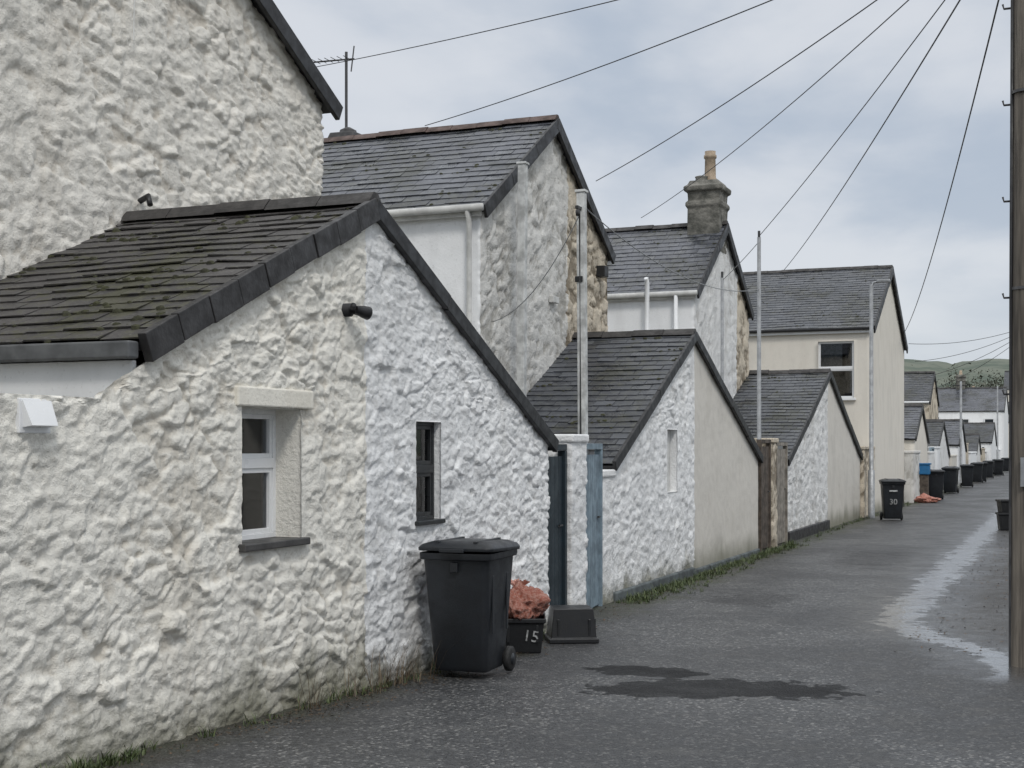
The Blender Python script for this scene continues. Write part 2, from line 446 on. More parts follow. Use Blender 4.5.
def road_mat():
    n=NT("wet_asphalt")
    sx=n.N("ShaderNodeSeparateXYZ"); n.L(n.obj,sx.inputs[0]); X,Y=sx.outputs[0],sx.outputs[1]
    vo=n.N("ShaderNodeTexVoronoi",voronoi_dimensions='2D'); vo.inputs["Scale"].default_value=52; n.L(n.obj,vo.inputs["Vector"])
    ac=n.N("ShaderNodeSeparateColor"); n.L(vo.outputs["Color"],ac.inputs[0])
    gr=n.noise(34,3,.75,dim='2D')
    big=n.noise(.45,4,.6,dim='2D'); med=n.noise(2.5,4,.65,dim='2D')
    c=n.mix(n.mr(ac.outputs[0],.1,.95,0,1,'LINEAR'),(.018,.019,.021),(.105,.107,.110))
    c=n.mix(n.math('MULTIPLY',n.mr(gr,.45,.66),.8),c,(.015,.015,.017))
    c=n.mix(n.math('MULTIPLY',n.mr(ac.outputs[1],.90,.94),.85),c,(.27,.265,.255))
    c=n.mix(n.math('MULTIPLY',n.mr(big,.40,.60),.55),c,(.022,.023,.025))
    c=n.mix(n.math('MULTIPLY',n.mr(med,.5,.72),.4),c,(.10,.099,.097))
    wn=n.noise(1.1,4,.62,dim='2D'); wn2=n.noise(5,3,.6,dim='2D')
    wob=n.math('MULTIPLY',n.math('SUBTRACT',wn,.5),.7)
    wob2=n.math('MULTIPLY',n.math('SUBTRACT',wn2,.5),.35)
    def ell(cx,cy,rx,ry,slope=0,soft=.25):
        dx=n.math('DIVIDE',n.math('SUBTRACT',X,cx),rx)
        yy=n.math('SUBTRACT',n.math('SUBTRACT',Y,cy),n.math('MULTIPLY',n.math('SUBTRACT',X,cx),slope))
        dy=n.math('DIVIDE',yy,ry)
        r=n.math('ADD',n.math('MULTIPLY',dx,dx),n.math('MULTIPLY',dy,dy))
        r=n.math('ADD',r,n.math('MULTIPLY',n.math('ADD',wob,n.math('MULTIPLY',wob2,2.6)),2.6))
        return n.mr(r,1.15,1.15-soft)
    p=n.math('MAXIMUM',ell(-3.25,10.85,.50,.28),ell(-2.4,10.2,.95,.48,.35))
    p=n.math('MAXIMUM',p,n.math('MULTIPLY',ell(-3.7,17.0,.6,.9,0,.8),.45))
    p=n.math('MAXIMUM',p,n.math('MULTIPLY',ell(-3.2,24.0,.7,2.4,0,.9),.45))
    xc=n.mr(Y,12.2,15.6,-.35,-1.78)
    dd=n.math('ABSOLUTE',n.math('ADD',n.math('SUBTRACT',X,xc),n.math('MULTIPLY',wob,.5)))
    wid=n.mr(med,.35,.65,.28,.12)
    ch=n.mr(n.math('ADD',dd,n.math('MULTIPLY',wob2,.9)),n.math('ADD',wid,.10),n.math('MULTIPLY',wid,.6))
    damp=n.mr(n.math('ADD',dd,n.math('MULTIPLY',wob2,1.5)),1.0,.2)
    yy1=n.math('MULTIPLY',n.mr(Y,11.3,12.3),n.mr(Y,80,50))
    ch=n.math('MULTIPLY',ch,yy1); damp=n.math('MULTIPLY',damp,yy1)
    c=n.mix(n.math('MULTIPLY',p,.88),c,(.008,.008,.009))
    c=n.mix(n.math('MULTIPLY',damp,.55),c,(.024,.024,.025))
    c=n.mix(n.math('MULTIPLY',ch,.8),c,(.040,.040,.041))
    dirt=n.mr(n.math('ADD',X,n.math('MULTIPLY',wob,1.4)),-4.45,-4.95)
    dc=n.mix(n.mr(gr,.4,.6),(.052,.044,.032),(.028,.028,.018))
    dc=n.mix(n.math('MULTIPLY',n.mr(wn2,.40,.6),n.mr(Y,14.5,16.5,.35,.75)),dc,(.038,.052,.022))
    c=n.mix(n.math('MULTIPLY',dirt,.85),c,dc)
    silt=n.math('MULTIPLY',n.mr(n.math('ADD',X,wob),-1.35,-1.0),n.mr(Y,13.0,16.0))
    c=n.mix(n.math('MULTIPLY',silt,.7),c,(.030,.026,.021))
    n.color(c)
    r=n.mr(med,.3,.7,.34,.50); r=n.math('ADD',r,n.mr(big,.35,.65,.0,.1))
    r=n.math('MULTIPLY_ADD',p,.10,r); r=n.math('MULTIPLY_ADD',damp,-.10,r)
    n.rough(r)
    n.L(n.math('MULTIPLY_ADD',p,-.42,.60),n.b.inputs["Specular IOR Level"])
    n.L(n.math('ADD',ch,n.math('MULTIPLY',damp,.20),clamp=True),n.b.inputs["Coat Weight"])
    n.b.inputs["Coat Roughness"].default_value=.17
    n.b.inputs["Coat IOR"].default_value=1.7
    keep=n.math('SUBTRACT',1.0,n.math('MULTIPLY',ch,.80))
    bn=n.N("ShaderNodeBump"); bn.inputs["Distance"].default_value=.011; n.L(keep,bn.inputs["Strength"])
    n.L(n.math('SUBTRACT',n.math('MULTIPLY',gr,.9),vo.outputs["Distance"]),bn.inputs["Height"]); n.L(bn.outputs[0],n.b.inputs["Normal"])
    bc=n.N("ShaderNodeBump"); bc.inputs["Distance"].default_value=.012; bc.inputs["Strength"].default_value=.6
    n.L(wn2,bc.inputs["Height"]); n.L(bc.outputs[0],n.b.inputs["Coat Normal"])
    return n.m
rx=[-5.7+.35*i for i in range(20)]
ry=[-12+.5*i for i in range(80)]+[28+2*i for i in range(20)]+[70,80,100,130,170,230,260]
def rz(x,y): return gz(y)+.008+.02*noise.noise(Vector((x*.5,y*.3,0)))*(1 if x>-4.9 else .3)
sheet("lane_road",rx,ry,rz,road_mat())

# ------------------------------------------------------------------ near outbuilding
XW=-4.95
B1=empty("stone_outbuilding")
wins1=[(7.47-1,8.20-1,1.31,2.20,.27),(10.0-1,10.47-1,1.33,2.15,.12)]
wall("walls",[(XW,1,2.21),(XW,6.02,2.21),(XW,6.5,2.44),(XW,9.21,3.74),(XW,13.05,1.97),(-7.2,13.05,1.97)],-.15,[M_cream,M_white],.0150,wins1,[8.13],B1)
window_unit(B1,(XW-.235,7.835,1.755),.76,.92,math.pi/2,M_upvc,.58,.06,glassm=M_clear)
boxes("curtain",[(XW-.36,XW-.35,7.45,7.90,1.30,1.72),(XW-.40,XW-.39,8.06,8.25,1.30,2.2)],M_curtain,B1)
boxes("window_sill",[(XW-.26,XW+.055,7.43,8.24,1.262,1.312)],M_sill,B1,.008)
boxes("window_lintel",[(XW-.1,XW+.022,7.40,8.34,2.205,2.335)],M_lintel,B1,.012)
window_unit(B1,(XW-.09,10.235,1.74),.51,.86,math.pi/2,M_frameblk,.52,.06,glassm=M_clear)
boxes("window_sill_small",[(XW-.1,XW+.035,9.97,10.5,1.295,1.332)],M_frameblk,B1,.006)
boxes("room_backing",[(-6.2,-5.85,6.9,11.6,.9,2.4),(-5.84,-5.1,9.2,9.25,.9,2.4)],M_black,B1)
boxes("net_curtain",[(XW-.17,XW-.16,10.20,10.36,1.4,1.75),(XW-.17,XW-.16,10.05,10.40,1.8,2.12)],M_curtain,B1)
ZE=2.56
d=Vector((0,9.21-6.42,3.80-ZE)) 
slates("roof_slope",(XW+.03,6.42,ZE),(-2.28,0,0),d,M_slate1,B1,.30,.17,3,1.5,.40)
d2=Vector((0,9.21-13.2,3.80-1.965))
slates("roof_slope_rear",(XW+.03,13.2,1.965),(-2.28,0,0),d2,M_slate1,B1,.30,.17,5)
ridge("ridge_tiles",XW+.05,-7.22,9.21,3.84,M_ridge,B1,.12,.45)
verge("verge",XW+.03,6.40,ZE-.01,9.21,3.80,.13,.035,M_verge,B1,.36,.045)
verge("verge_far",XW+.03,13.2,1.965,9.21,3.80,.085,.03,M_black,B1,1.3,.045)
boxes("eave_fascia",[(-7.2,XW-.035,6.40,6.44,2.15,2.44)],M_fascia,B1,.004)
boxes("eave_side_wall",[(-7.2,XW-.12,6.46,6.6,-.1,2.42)],M_fascia,B1)
boxes("gutter",[(-7.2,XW+.02,6.30,6.395,2.445,2.545)],M_grey_pvc,B1,.012)
V=[(0,5.44,2.17),(0,5.65,2.17),(.015,5.44,2.18),(.015,5.65,2.18),(.07,5.45,2.05),(.07,5.64,2.05),(0,5.45,2.04),(0,5.64,2.04)]
mesh_obj("wall_vent",[(XW+.02+a,b,c) for a,b,c in V],[(0,1,3,2),(2,3,5,4),(4,5,7,6),(0,2,4,6),(1,7,5,3),(0,6,7,1)],M_upvc,B1)
boxes("wall_vent_plate",[(XW-.02,XW+.025,5.43,5.66,2.01,2.19)],M_upvc,B1,.006)
FL=empty("security_light",(XW,8.82,2.95))
tube("bracket",[(-.01,0,0),(.05,0,0)],.05,M_black,FL,14)
tube("arm",[(.04,0,0),(.09,0.03,-.02)],.02,M_black,FL)
tube("lamp_head",[(.09,.0,-.0),(.12,.05,-.01),(.14,.10,-.02)],[.03,.045,.05],M_black,FL,14)
tube("sensor",[(.08,-.03,.01),(.10,-.05,.03)],.022,M_black,FL,12)

# ------------------------------------------------------------------ tall near house
BH=empty("stone_house")
XB=-7.2
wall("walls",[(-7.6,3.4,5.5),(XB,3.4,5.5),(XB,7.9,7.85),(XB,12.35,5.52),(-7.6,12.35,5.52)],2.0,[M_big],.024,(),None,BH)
boxes("rear_block",[(-13,-7.55,3.42,12.33,0,5.5),(-7.6,-7.3,3.45,12.3,0,2.05)],M_big,BH)
roof_pair(BH,XB,-13,3.4,5.52,7.9,7.9,12.4,5.56,M_slate3,.10,.12,.27,.2,8)
verge("verge",XB+.10,12.55,5.48,7.9,7.9,.14,.03,M_black,BH,1.5)
verge("verge_far",XB+.10,3.25,5.44,7.9,7.9,.14,.03,M_black,BH,1.5)
tube("wall_cable",[(XB+.05,9.2,5.3),(XB+.055,9.21,5.9),(XB+.05,9.2,7.0)],.005,M_pipe,BH,6)
tube("overflow_pipe",[(XB-.02,9.35,3.99),(XB+.10,9.33,4.03),(XB+.14,9.30,3.95)],.025,M_black,BH)

# ------------------------------------------------------------------ terraced houses
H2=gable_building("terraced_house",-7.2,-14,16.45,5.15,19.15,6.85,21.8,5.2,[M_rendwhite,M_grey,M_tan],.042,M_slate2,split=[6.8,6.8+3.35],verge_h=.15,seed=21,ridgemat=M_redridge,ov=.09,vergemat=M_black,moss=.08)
tube("gutter",[(-14,16.30,5.08),(-7.1,16.30,5.08)],.05,M_pipe,H2,10)
boxes("fascia",[(-14,-7.15,16.36,16.40,4.98,5.12)],M_pipe,H2)
tube("downpipe",[(-7.32,16.36,.3),(-7.32,16.36,4.9),(-7.32,16.30,5.05)],.038,M_pipe,H2)
boxes("wall_light",[(-7.2,-7.05,21.2,21.4,4.74,4.92)],M_black,H2,.01)
boxes("vent_cover",[(-7.2,-7.12,19.0,19.25,4.1,4.2)],M_pipe,H2,.01)

H3=gable_building("terraced_house",-7.2,-14,27.5,5.2,30.1,6.95,32.7,5.2,[M_rendwhite,M_white2,M_tan],.07,M_slate2,split=[6.8,6.8+3.9],verge_h=.16,seed=31,ov=.09,moss=.08)
tube("gutter",[(-14,27.36,5.12),(-7.1,27.36,5.12)],.055,M_pipe,H3,10)
boxes("fascia",[(-14,-7.15,27.42,27.46,5.02,5.16)],M_pipe,H3)
tube("vent_pipe",[(-8.15,27.3,3.2),(-8.15,27.3,5.35),(-8.15,27.22,5.45)],.05,M_upvc,H3)
tube("waste_pipe",[(-7.55,27.36,3),(-7.55,27.36,5.1)],.045,M_upvc,H3)
CH=empty("stone_chimney",(-7.57,30.1,0))
def chimney(P,z0,zt,w,d,mat):
    V=[];F=[]
    for z,k in ((z0,1),(z0+.2,1.02),((z0+zt)/2,.98),(zt-.4,.99),(zt-.34,1.10),(zt-.26,1.10),(zt-.22,.97),(zt-.04,.99),(zt,1.17),(zt+.1,1.18),(zt+.14,1.0),(zt+.24,.86)):
        for sx,sy in ((-1,-1),(1,-1),(1,1),(-1,1)): V.append((sx*w/2*k+R.uniform(-.008,.008),sy*d/2*k+R.uniform(-.008,.008),z+R.uniform(-.008,.008)))
    nn=len(V)//4
    for i in range(nn-1):
        for k in range(4): F.append((i*4+k,i*4+(k+1)%4,i*4+4+(k+1)%4,i*4+4+k))
    F.append((nn*4-4,nn*4-3,nn*4-2,nn*4-1))
    bevel(mesh_obj("stack",V,F,mat,P),.02)
chimney(CH,6.3,7.68,.74,.80,M_stonegrey)
tube("pot",[(.05,.05,7.85),(.05,.05,7.98),(.05,.05,8.02),(.05,.05,8.45),(.05,.05,8.47),(.05,.05,8.53),(.05,.05,8.54),(.05,.05,8.62)],[.17,.16,.13,.12,.145,.145,.12,.125],M_pot,CH,16)
tube("short_pot",[(-.1,-.16,7.86),(-.1,-.16,7.98),(-.1,-.16,8.02),(-.1,-.16,8.04)],[.17,.13,.15,.08],M_stonegrey,CH,12)
tube("short_pot_rear",[(-.1,.25,7.86),(-.1,.25,7.95),(-.1,.25,7.97)],[.14,.11,.05],M_stonegrey,CH,12)

H4=gable_building("terraced_house",-5.3,-14,40.2,5.45,44.5,7.65,48.7,5.4,[M_rendcream],.15,M_slate3,wins=[(14-6.81,14-5.78,3.36,5.02,.12)],verge_h=.2,seed=41,ov=.1,moss=.06)
window_unit(H4,(-6.295,40.30,4.19),1.07,1.7,0,M_upvc,.52,.07,glassm=M_clear)
boxes("window_curtain",[(-6.8,-6.15,40.42,40.44,4.3,5.0),(-6.75,-6.5,40.42,40.44,3.4,4.2)],M_curtain,H4)
boxes("window_sill",[(-6.86,-5.72,40.10,40.25,3.29,3.36)],M_fascia,H4,.01)
tube("gutter",[(-14,40.05,5.36),(-5.3,40.05,5.36)],.05,M_black,H4,10)
boxes("fascia",[(-14,-5.3,40.10,40.15,5.24,5.42)],M_fascia,H4)
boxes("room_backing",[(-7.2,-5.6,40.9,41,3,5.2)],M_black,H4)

# ------------------------------------------------------------------ outbuildings along the lane
O2=gable_building("stone_outbuilding",-5.3,-7.2,16.25,1.78,20.13,3.66,24.86,1.78,[M_white,M_white,M_rend],.025,M_slate3,split=[1.9,1.9+4.0],wins=[(1.9+2.5,1.9+3.02,1.29,2.19,.12)],verge_h=.10,seed=51,w=.28,e=.18,moss=.10)
boxes("blocked_window",[(-5.50,-5.40,18.7,19.32,1.25,2.22)],M_pipe,O2)
boxes("plinth",[(-5.32,-5.245,16.25,20.1,-.1,.12),(-5.32,-5.25,20.1,24.8,-.1,.08)],simple("plinth_paint",(.13,.15,.155),.7,.3,5,.004,25),O2,.02)
O3=gable_building("stone_outbuilding",-5.3,-7.2,27.6,1.7,32.7,3.72,38.0,1.72,[M_white2,M_white2,M_rend],.05,M_slate3,split=[1.9,1.9+5.0],verge_h=.12,seed=61,moss=.06)
boxes("plinth",[(-5.32,-5.24,27.6,32.6,-.1,.22)],M_verge,O3,.02)

def rough_wall(name,x0,x1,y0,y1,z,mat,ds=.05,cap=None):
    P=empty(name)
    wall("wall_face",[(x1,y0,z),(x0,y0,z),(x0,y1,z),(x1,y1,z),(x1,y0,z)],-.1,[mat],ds,(),None,P)
    boxes("coping",[(x1-.02,x0+.03,y0-.03,y1+.03,z-.03,z+.06)],cap or mat,P,.02)
    return P
def plank_gate(name,p0,p1,z0,z1,mat,frame=None,n=8):
    p0=Vector(p0);p1=Vector(p1);L=(p1-p0).length;ang=math.atan2(p1.y-p0.y,p1.x-p0.x)
    P=empty(name,(p0.x,p0.y,0),ang)
    bw=L/n
    boxes("planks",[(i*bw+.003,(i+1)*bw-.003,-.012,.012+R.uniform(0,.003),z0,z1) for i in range(n)],mat,P,.003)
    boxes("rails",[(0.02,L-.02,.018,.05,z0+.25,z0+.35),(0.02,L-.02,.018,.05,z1-.3,z1-.2)],mat,P)
    fm=frame or mat
    boxes("frame",[(-.06,0,-.045,.045,z0-.05,z1+.06),(L,L+.06,-.045,.045,z0-.05,z1+.06),(-.06,L+.06,-.045,.045,z1+.062,z1+.13)],fm,P,.004)
    tube("latch",[(L-.15,-.03,1.1),(L-.05,-.03,1.1)],.012,M_darkmetal,P)
    return P
plank_gate("teal_door",(-5.06,13.15,0),(-5.06,13.74,0),.03,1.84,M_teal,n=5)
rough_wall("stone_gate_pillar",-4.98,-5.38,13.84,14.32,2.02,M_white,.025)
plank_gate("blue_gate",(-5.12,14.42,0),(-5.28,15.62,0),.04,1.85,M_blue,n=9)
rough_wall("stone_gate_pillar",-5.27,-5.6,15.74,16.2,1.6,M_white,.03)
plank_gate("timber_gate",(-5.3,24.98,0),(-5.3,25.75,0),.04,1.95,M_woodbrown,n=6)
rough_wall("stone_gate_pillar",-5.25,-5.7,25.9,26.35,2.05,M_tan,.06)
plank_gate("timber_gate",(-5.3,26.45,0),(-5.3,27.4,0),.04,1.9,simple("pale_timber",(.32,.29,.25),.8,.3,6,.004),n=6)
rough_wall("stone_boundary_wall",-5.2,-5.6,38.05,40.1,1.9,M_tan,.08)

# ------------------------------------------------------------------ rest of the terrace (varied)
rough_wall("stone_boundary_wall",-5.0,-5.4,48.8,51.0,1.75,M_grey,.12)
units=[
 ("stone_outbuilding",-5.2,-8.6,51.1,2.3,53.6,3.5,56.0,2.2,M_rendcream,M_slate2),
 ("stone_outbuilding",-5.3,-7.4,61.0,1.7,64.2,3.1,67.5,1.6,M_white2,M_slate3),
 ("stone_outbuilding",-5.1,-7.6,70.5,2.1,73.0,3.3,75.8,1.8,M_rendwhite,M_slate2),
 ("stone_outbuilding",-5.2,-7.2,86.0,1.6,88.4,2.7,90.4,1.6,M_white2,M_slate3),
 ("stone_outbuilding",-4.9,-8.2,97.0,2.3,101.,3.6,104.,2.1,M_rendwhite,M_slate3)]
for k,(nm,x0,x1,y0,z0,yr,zr,y1,z1,m,rf) in enumerate(units):
    gable_building(nm,x0,x1,y0,z0,yr,zr,y1,z1,[m],.2,rf,verge_h=.12,seed=70+k)
for (y0,y1,z,m) in ((56.1,58.2,1.7,M_white2),(59.6,60.9,1.9,M_rendwhite),(67.6,70.3,1.5,M_rend),(76,78.5,2.1,M_tan),(80,85.8,1.6,M_rendwhite),(90.6,94.5,1.8,M_tan),(96,96.8,1.6,M_white2),(104.2,118,1.7,M_rendwhite)):
    rough_wall("stone_boundary_wall",-5.15,-5.5,y0,y1,z,m,.2)
for i,y in enumerate((58.3,78.6,94.6)):
    plank_gate("timber_gate",(-5.3,y,0),(-5.3,y+1.15,0),.04,1.8,[M_blue,M_woodbrown,M_teal][i],n=6)
HS=[(-7.2,58.5,5.0,6.9,2.8,M_grey,M_slate3),(-8.0,69.5,4.9,6.9,3.0,M_rendwhite,M_slate2),(-7.0,79,4.4,6.1,2.7,M_tan,M_slate3),(-8.5,92,5.0,6.4,3.6,M_rendcream,M_slate2)]
for k,(x0,p,ze,zr,hw,m,rf) in enumerate(HS):
    H=gable_building("terraced_house",x0,-15,p-hw,ze,p,zr,p+hw,ze,[m],.25,rf,verge_h=.16,seed=90+k)
    window_unit(H,(x0-1.2,p-hw-.04,ze-1.1),.9,1.3,0,M_upvc)
    tube("gutter",[(-15,p-hw-.14,ze-.05),(x0,p-hw-.14,ze-.05)],.06,M_upvc,H,8)
H9=gable_building("white_cottage",-4.9,-17,116,4.9,120.5,6.9,125,4.9,[M_rendwhite],.4,M_slate2,verge_h=.2,seed=99)
for xx in (-12.5,-10.2,-7.9,-6.0): window_unit(H9,(xx,115.93,3.9 if xx<-9 else 3.7),.8,1.1,0,M_upvc)
boxes("lean_to",[(-10,-6.5,113,115.9,0,2.6)],M_rendcream,H9,.02)
H10=gable_building("white_cottage",-4.2,-9,141,4.4,145,6.4,149,4.4,[M_rendcream],.4,M_slate3,verge_h=.2,seed=101)
window_unit(H10,(-6,140.95,3.6),.9,1.1,0,M_upvc)
H11=gable_building("tall_cream_house",-4.4,-7.2,170,8.8,173,11.0,176,8.8,[M_rendcream],.5,M_slate3,verge_h=.2,seed=103)
for z in (4.5,7.4): window_unit(H11,(-5.8,169.95,z),.9,1.3,0,M_upvc)
H12=gable_building("white_cottage",-11,-20,190,7.0,194,9.6,198,7.0,[M_rendwhite],.5,M_slate2,verge_h=.2,seed=104)
for i,(x,y,zz) in enumerate(((-9.5,69.5,7.9),(-11,92,7.4),(-8.5,120.5,7.8),(-9,145,7.5),(-12.5,120.5,7.8))):
    c=empty("stone_chimney",(x,y,0)); chimney(c,zz-2,zz,.7,.7,M_stonegrey)
    tube("pot",[(0,0,zz+.2),(0,0,zz+.6)],[.14,.11],M_pot,c,10)
c=empty("stone_chimney",(-11.0,19.7,0)); chimney(c,6.0,6.85,.5,.5,M_verge)
tube("pot",[(0,0,7.0),(0,0,7.15),(0,0,7.2)],[.16,.14,.05],M_verge,c,10)
for (y,h) in ((71,5.2),(108,6.5)):
    p=empty("telephone_post",(-5.0,y,0)); tube("shaft",[(0,0,0),(0,0,h)],[.07,.055],M_metal,p,10); tube("crossarm",[(-.4,0,h-.2),(.4,0,h-.2)],.025,M_darkmetal,p,6)

rough_wall("right_boundary_wall",1.9,1.6,-8,60,1.7,M_grey,.25)

# ------------------------------------------------------------------ wheelie bins
def wheelie(loc,rotz,s=1.0,num=None,tilt=0):
    P=empty("wheelie_bin",loc,rotz); P.scale=(s,s,s)
    loops=[(.05,.215,-.22,.20),(.09,.222,-.235,.225),(.45,.245,-.275,.26),(.80,.265,-.315,.29),(.92,.272,-.33,.30),(.925,.295,-.355,.325),(.975,.297,-.358,.328)]
    V=[];F=[]
    def ring(hx,y0,y1,z,r=.05):
        out=[]
        for cx,cy,a0 in ((hx-r,y1-r,0),(-hx+r,y1-r,90),(-hx+r,y0+r,180),(hx-r,y0+r,270)):
            for k in range(4):
                a=math.radians(a0+30*k); out.append((cx+r*math.cos(a),cy+r*math.sin(a),z))
        return out
    for (z,hx,y0,y1) in loops: V+=ring(hx,y0,y1,z)
    n=16
    for i in range(len(loops)-1):
        for k in range(n): F.append((i*n+k,i*n+(k+1)%n,(i+1)*n+(k+1)%n,(i+1)*n+k))
    F.append(tuple(range(n))[::-1])
    bevel(mesh_obj("body",V,F,M_bin,P,True),.006)
    V=[];F=[]
    lid=[(.980,.31,-.385,.33),(1.005,.312,-.388,.335),(1.03,.29,-.36,.33),(1.055,.22,-.28,.29),(1.06,.15,-.2,.22)]
    for (z,hx,y0,y1) in lid: V+=ring(hx,y0,y1,z,.06)
    for i in range(len(lid)-1):
        for k in range(n): F.append((i*n+k,i*n+(k+1)%n,(i+1)*n+(k+1)%n,(i+1)*n+k))
    F.append(tuple(range(n))[::-1]); F.append(tuple(range((len(lid)-1)*n,len(lid)*n)))
    l=mesh_obj("lid",V,F,M_bin,P,True); l.rotation_euler[0]=-tilt
    bevel(l,.004)
    boxes("lid_ribs",[(-.17,-.14,-.3,.25,1.045,1.066),(.14,.17,-.3,.25,1.045,1.066),(-.1,.1,-.405,-.385,.985,1.01)],M_bin,P,.004)
    tube("handle",[(-.24,.33,.97),(-.24,.40,.985),(.24,.40,.985),(.24,.33,.97)],.017,M_bin,P)
    boxes("hinge_lugs",[(-.26,-.2,.32,.40,.93,1.02),(.2,.26,.32,.40,.93,1.02)],M_bin,P,.006)
    boxes("body_ribs",[(-.03,.03,-.352,-.30,.83,.90),(.255,.268,-.2,-.17,.35,.8),(.255,.268,.12,.15,.35,.8)],M_bin,P,.004)
    tube("axle",[(-.27,.22,.11),(.27,.22,.11)],.014,M_darkmetal,P)
    for sx in (-1,1):
        tube("wheel",[(sx*.225,.22,.10),(sx*.235,.22,.10),(sx*.27,.22,.10),(sx*.28,.22,.10)],[.085,.10,.10,.085],M_rubber,P,20)
        tube("hub",[(sx*.27,.22,.10),(sx*.288,.22,.10)],.045,M_bin,P,12)
    if num:
        cu=bpy.data.curves.new("number","FONT"); cu.body=num; cu.size=.20; cu.align_x='CENTER'; cu.extrude=.001
        t=bpy.data.objects.new("number",cu); cu.materials.append(M_label); link(t,P)
        t.location=(0,-.318,.42); t.rotation_euler=(math.radians(95),0,0)
        boxes("number_sticker",[(-.10,.10,-.345,-.325,.74,.78)],M_label,P,.002)
    return P
wheelie((-4.52,10.12,gz(10.1)+.012),math.radians(3),1.03,tilt=.03)
wheelie((-4.32,36.9,.01),math.radians(12),1.03,"30")
for (x,y,r) in ((-4.55,52,8),(-4.6,59.5,-6),(-4.7,61,4),(-4.55,68.5,5),(-4.6,77,0),(-4.5,79,9),(-4.6,88,0),(-4.4,97,0),(-4.6,99,0),(-4.6,112,0)):
    wheelie((x,y,.01),math.radians(r),1.04)

def crate(loc,rotz,flip=False,num=None,w=.40,l=.56,h=.33):
    P=empty("recycling_box",loc,rotz)
    V=[];F=[]
    def rect(a,b,z): return [(-a,-b,z),(a,-b,z),(a,b,z),(-a,b,z)]
    L=[rect(w*.42,l*.42,0),rect(w*.485,l*.485,h*.86),rect(w*.53,l*.53,h*.87),rect(w*.53,l*.53,h),rect(w*.49,l*.49,h),rect(w*.40,l*.41,.02)]
    for q in L: V+=q
    for i in range(len(L)-1):
        for k in range(4): F.append((i*4+k,i*4+(k+1)%4,(i+1)*4+(k+1)%4,(i+1)*4+k))
    F.append((3,2,1,0)); F.append((20,21,22,23))
    if flip: V=[(x,y,h-z) for x,y,z in V]
    bevel(mesh_obj("shell",V,F,M_box,P),.012,3)
    zz=(lambda z:h-z) if flip else (lambda z:z)
    boxes("ribs",[(sx*w*.33-.012,sx*w*.33+.012,-l*.485,-l*.445,min(zz(.1),zz(.26)),max(zz(.1),zz(.26))) for sx in (-1,1)]+[(w*.445,w*.475,yy-.012,yy+.012,min(zz(.1),zz(.26)),max(zz(.1),zz(.26))) for yy in (-.15,.15)],M_box,P,.004)
    if num:
        cu=bpy.data.curves.new("number","FONT"); cu.body=num; cu.size=.15; cu.align_x='CENTER'; cu.extrude=.001; cu.materials.append(M_label)
        t=bpy.data.objects.new("number",cu); link(t,P)
        t.location=(0.07,-l*.475,.11); t.rotation_euler=(math.radians(97),math.radians(8),0)
    return P
crate((-4.70,11.72,gz(11.7)+.012),math.radians(22),num="15",w=.40,l=.5,h=.32)
crate((-4.52,12.55,gz(12.5)+.012),math.radians(28),flip=True,w=.46,l=.40,h=.33)
crate((-1.32,33.8,.01),math.radians(10),w=.5,l=.5,h=.4); crate((-1.30,33.85,.36),math.radians(16),w=.5,l=.5,h=.35)

def sack(loc,s,seed,name="orange_rubbish_sack"):
    bm=bmesh.new(); bmesh.ops.create_icosphere(bm,subdivisions=5,radius=1)
    for v in bm.verts:
        p=v.co.copy(); o=Vector((seed*3.1,seed,0))
        n1=noise.noise(p*1.3+o); n2=abs(noise.noise(p*2.6+o)); n3=abs(noise.noise(Vector((p.x*5,p.y*5,p.z*2.2))+o)); n4=abs(noise.noise(p*8+o))
        v.co=p*(1+.45*n1-.30*n2-.24*n3-.12*n4+.08)
        if v.co.z<-.6: v.co.z=-.6+.1*(v.co.z+.6)
        if v.co.z>.3: v.co.x=v.co.x*(1-.55*(v.co.z-.3))-.25*(v.co.z-.3); v.co.y*=1-.5*(v.co.z-.3); v.co.z+=.2*(v.co.z-.3)
    me=bpy.data.meshes.new(name); bm.to_mesh(me); bm.free(); me.materials.append(M_orange)
    for p in me.polygons: p.use_smooth=True
    P=empty(name,loc)
    ob=bpy.data.objects.new("bag",me); ob.scale=s; link(ob,P)
    V=[];F=[]
    for k in range(11):
        a=k*.6; i=len(V); q=R.uniform(.7,1.5); ox=-.15*s[0]
        V+=[(ox,0,s[2]*.7),(ox+.06*q*math.cos(a),.06*q*math.sin(a),s[2]*1.15),(ox+.09*q*math.cos(a+.5),.09*q*math.sin(a+.5),s[2]*1.05)]
        F.append((i,i+1,i+2))
    mesh_obj("tied_neck",V,F,M_orange,P)
    return P
sack((-4.72,11.74,gz(11.7)+.42),(.24,.29,.21),2)
sack((-4.6,49.0,.12),(.45,.3,.16),5)

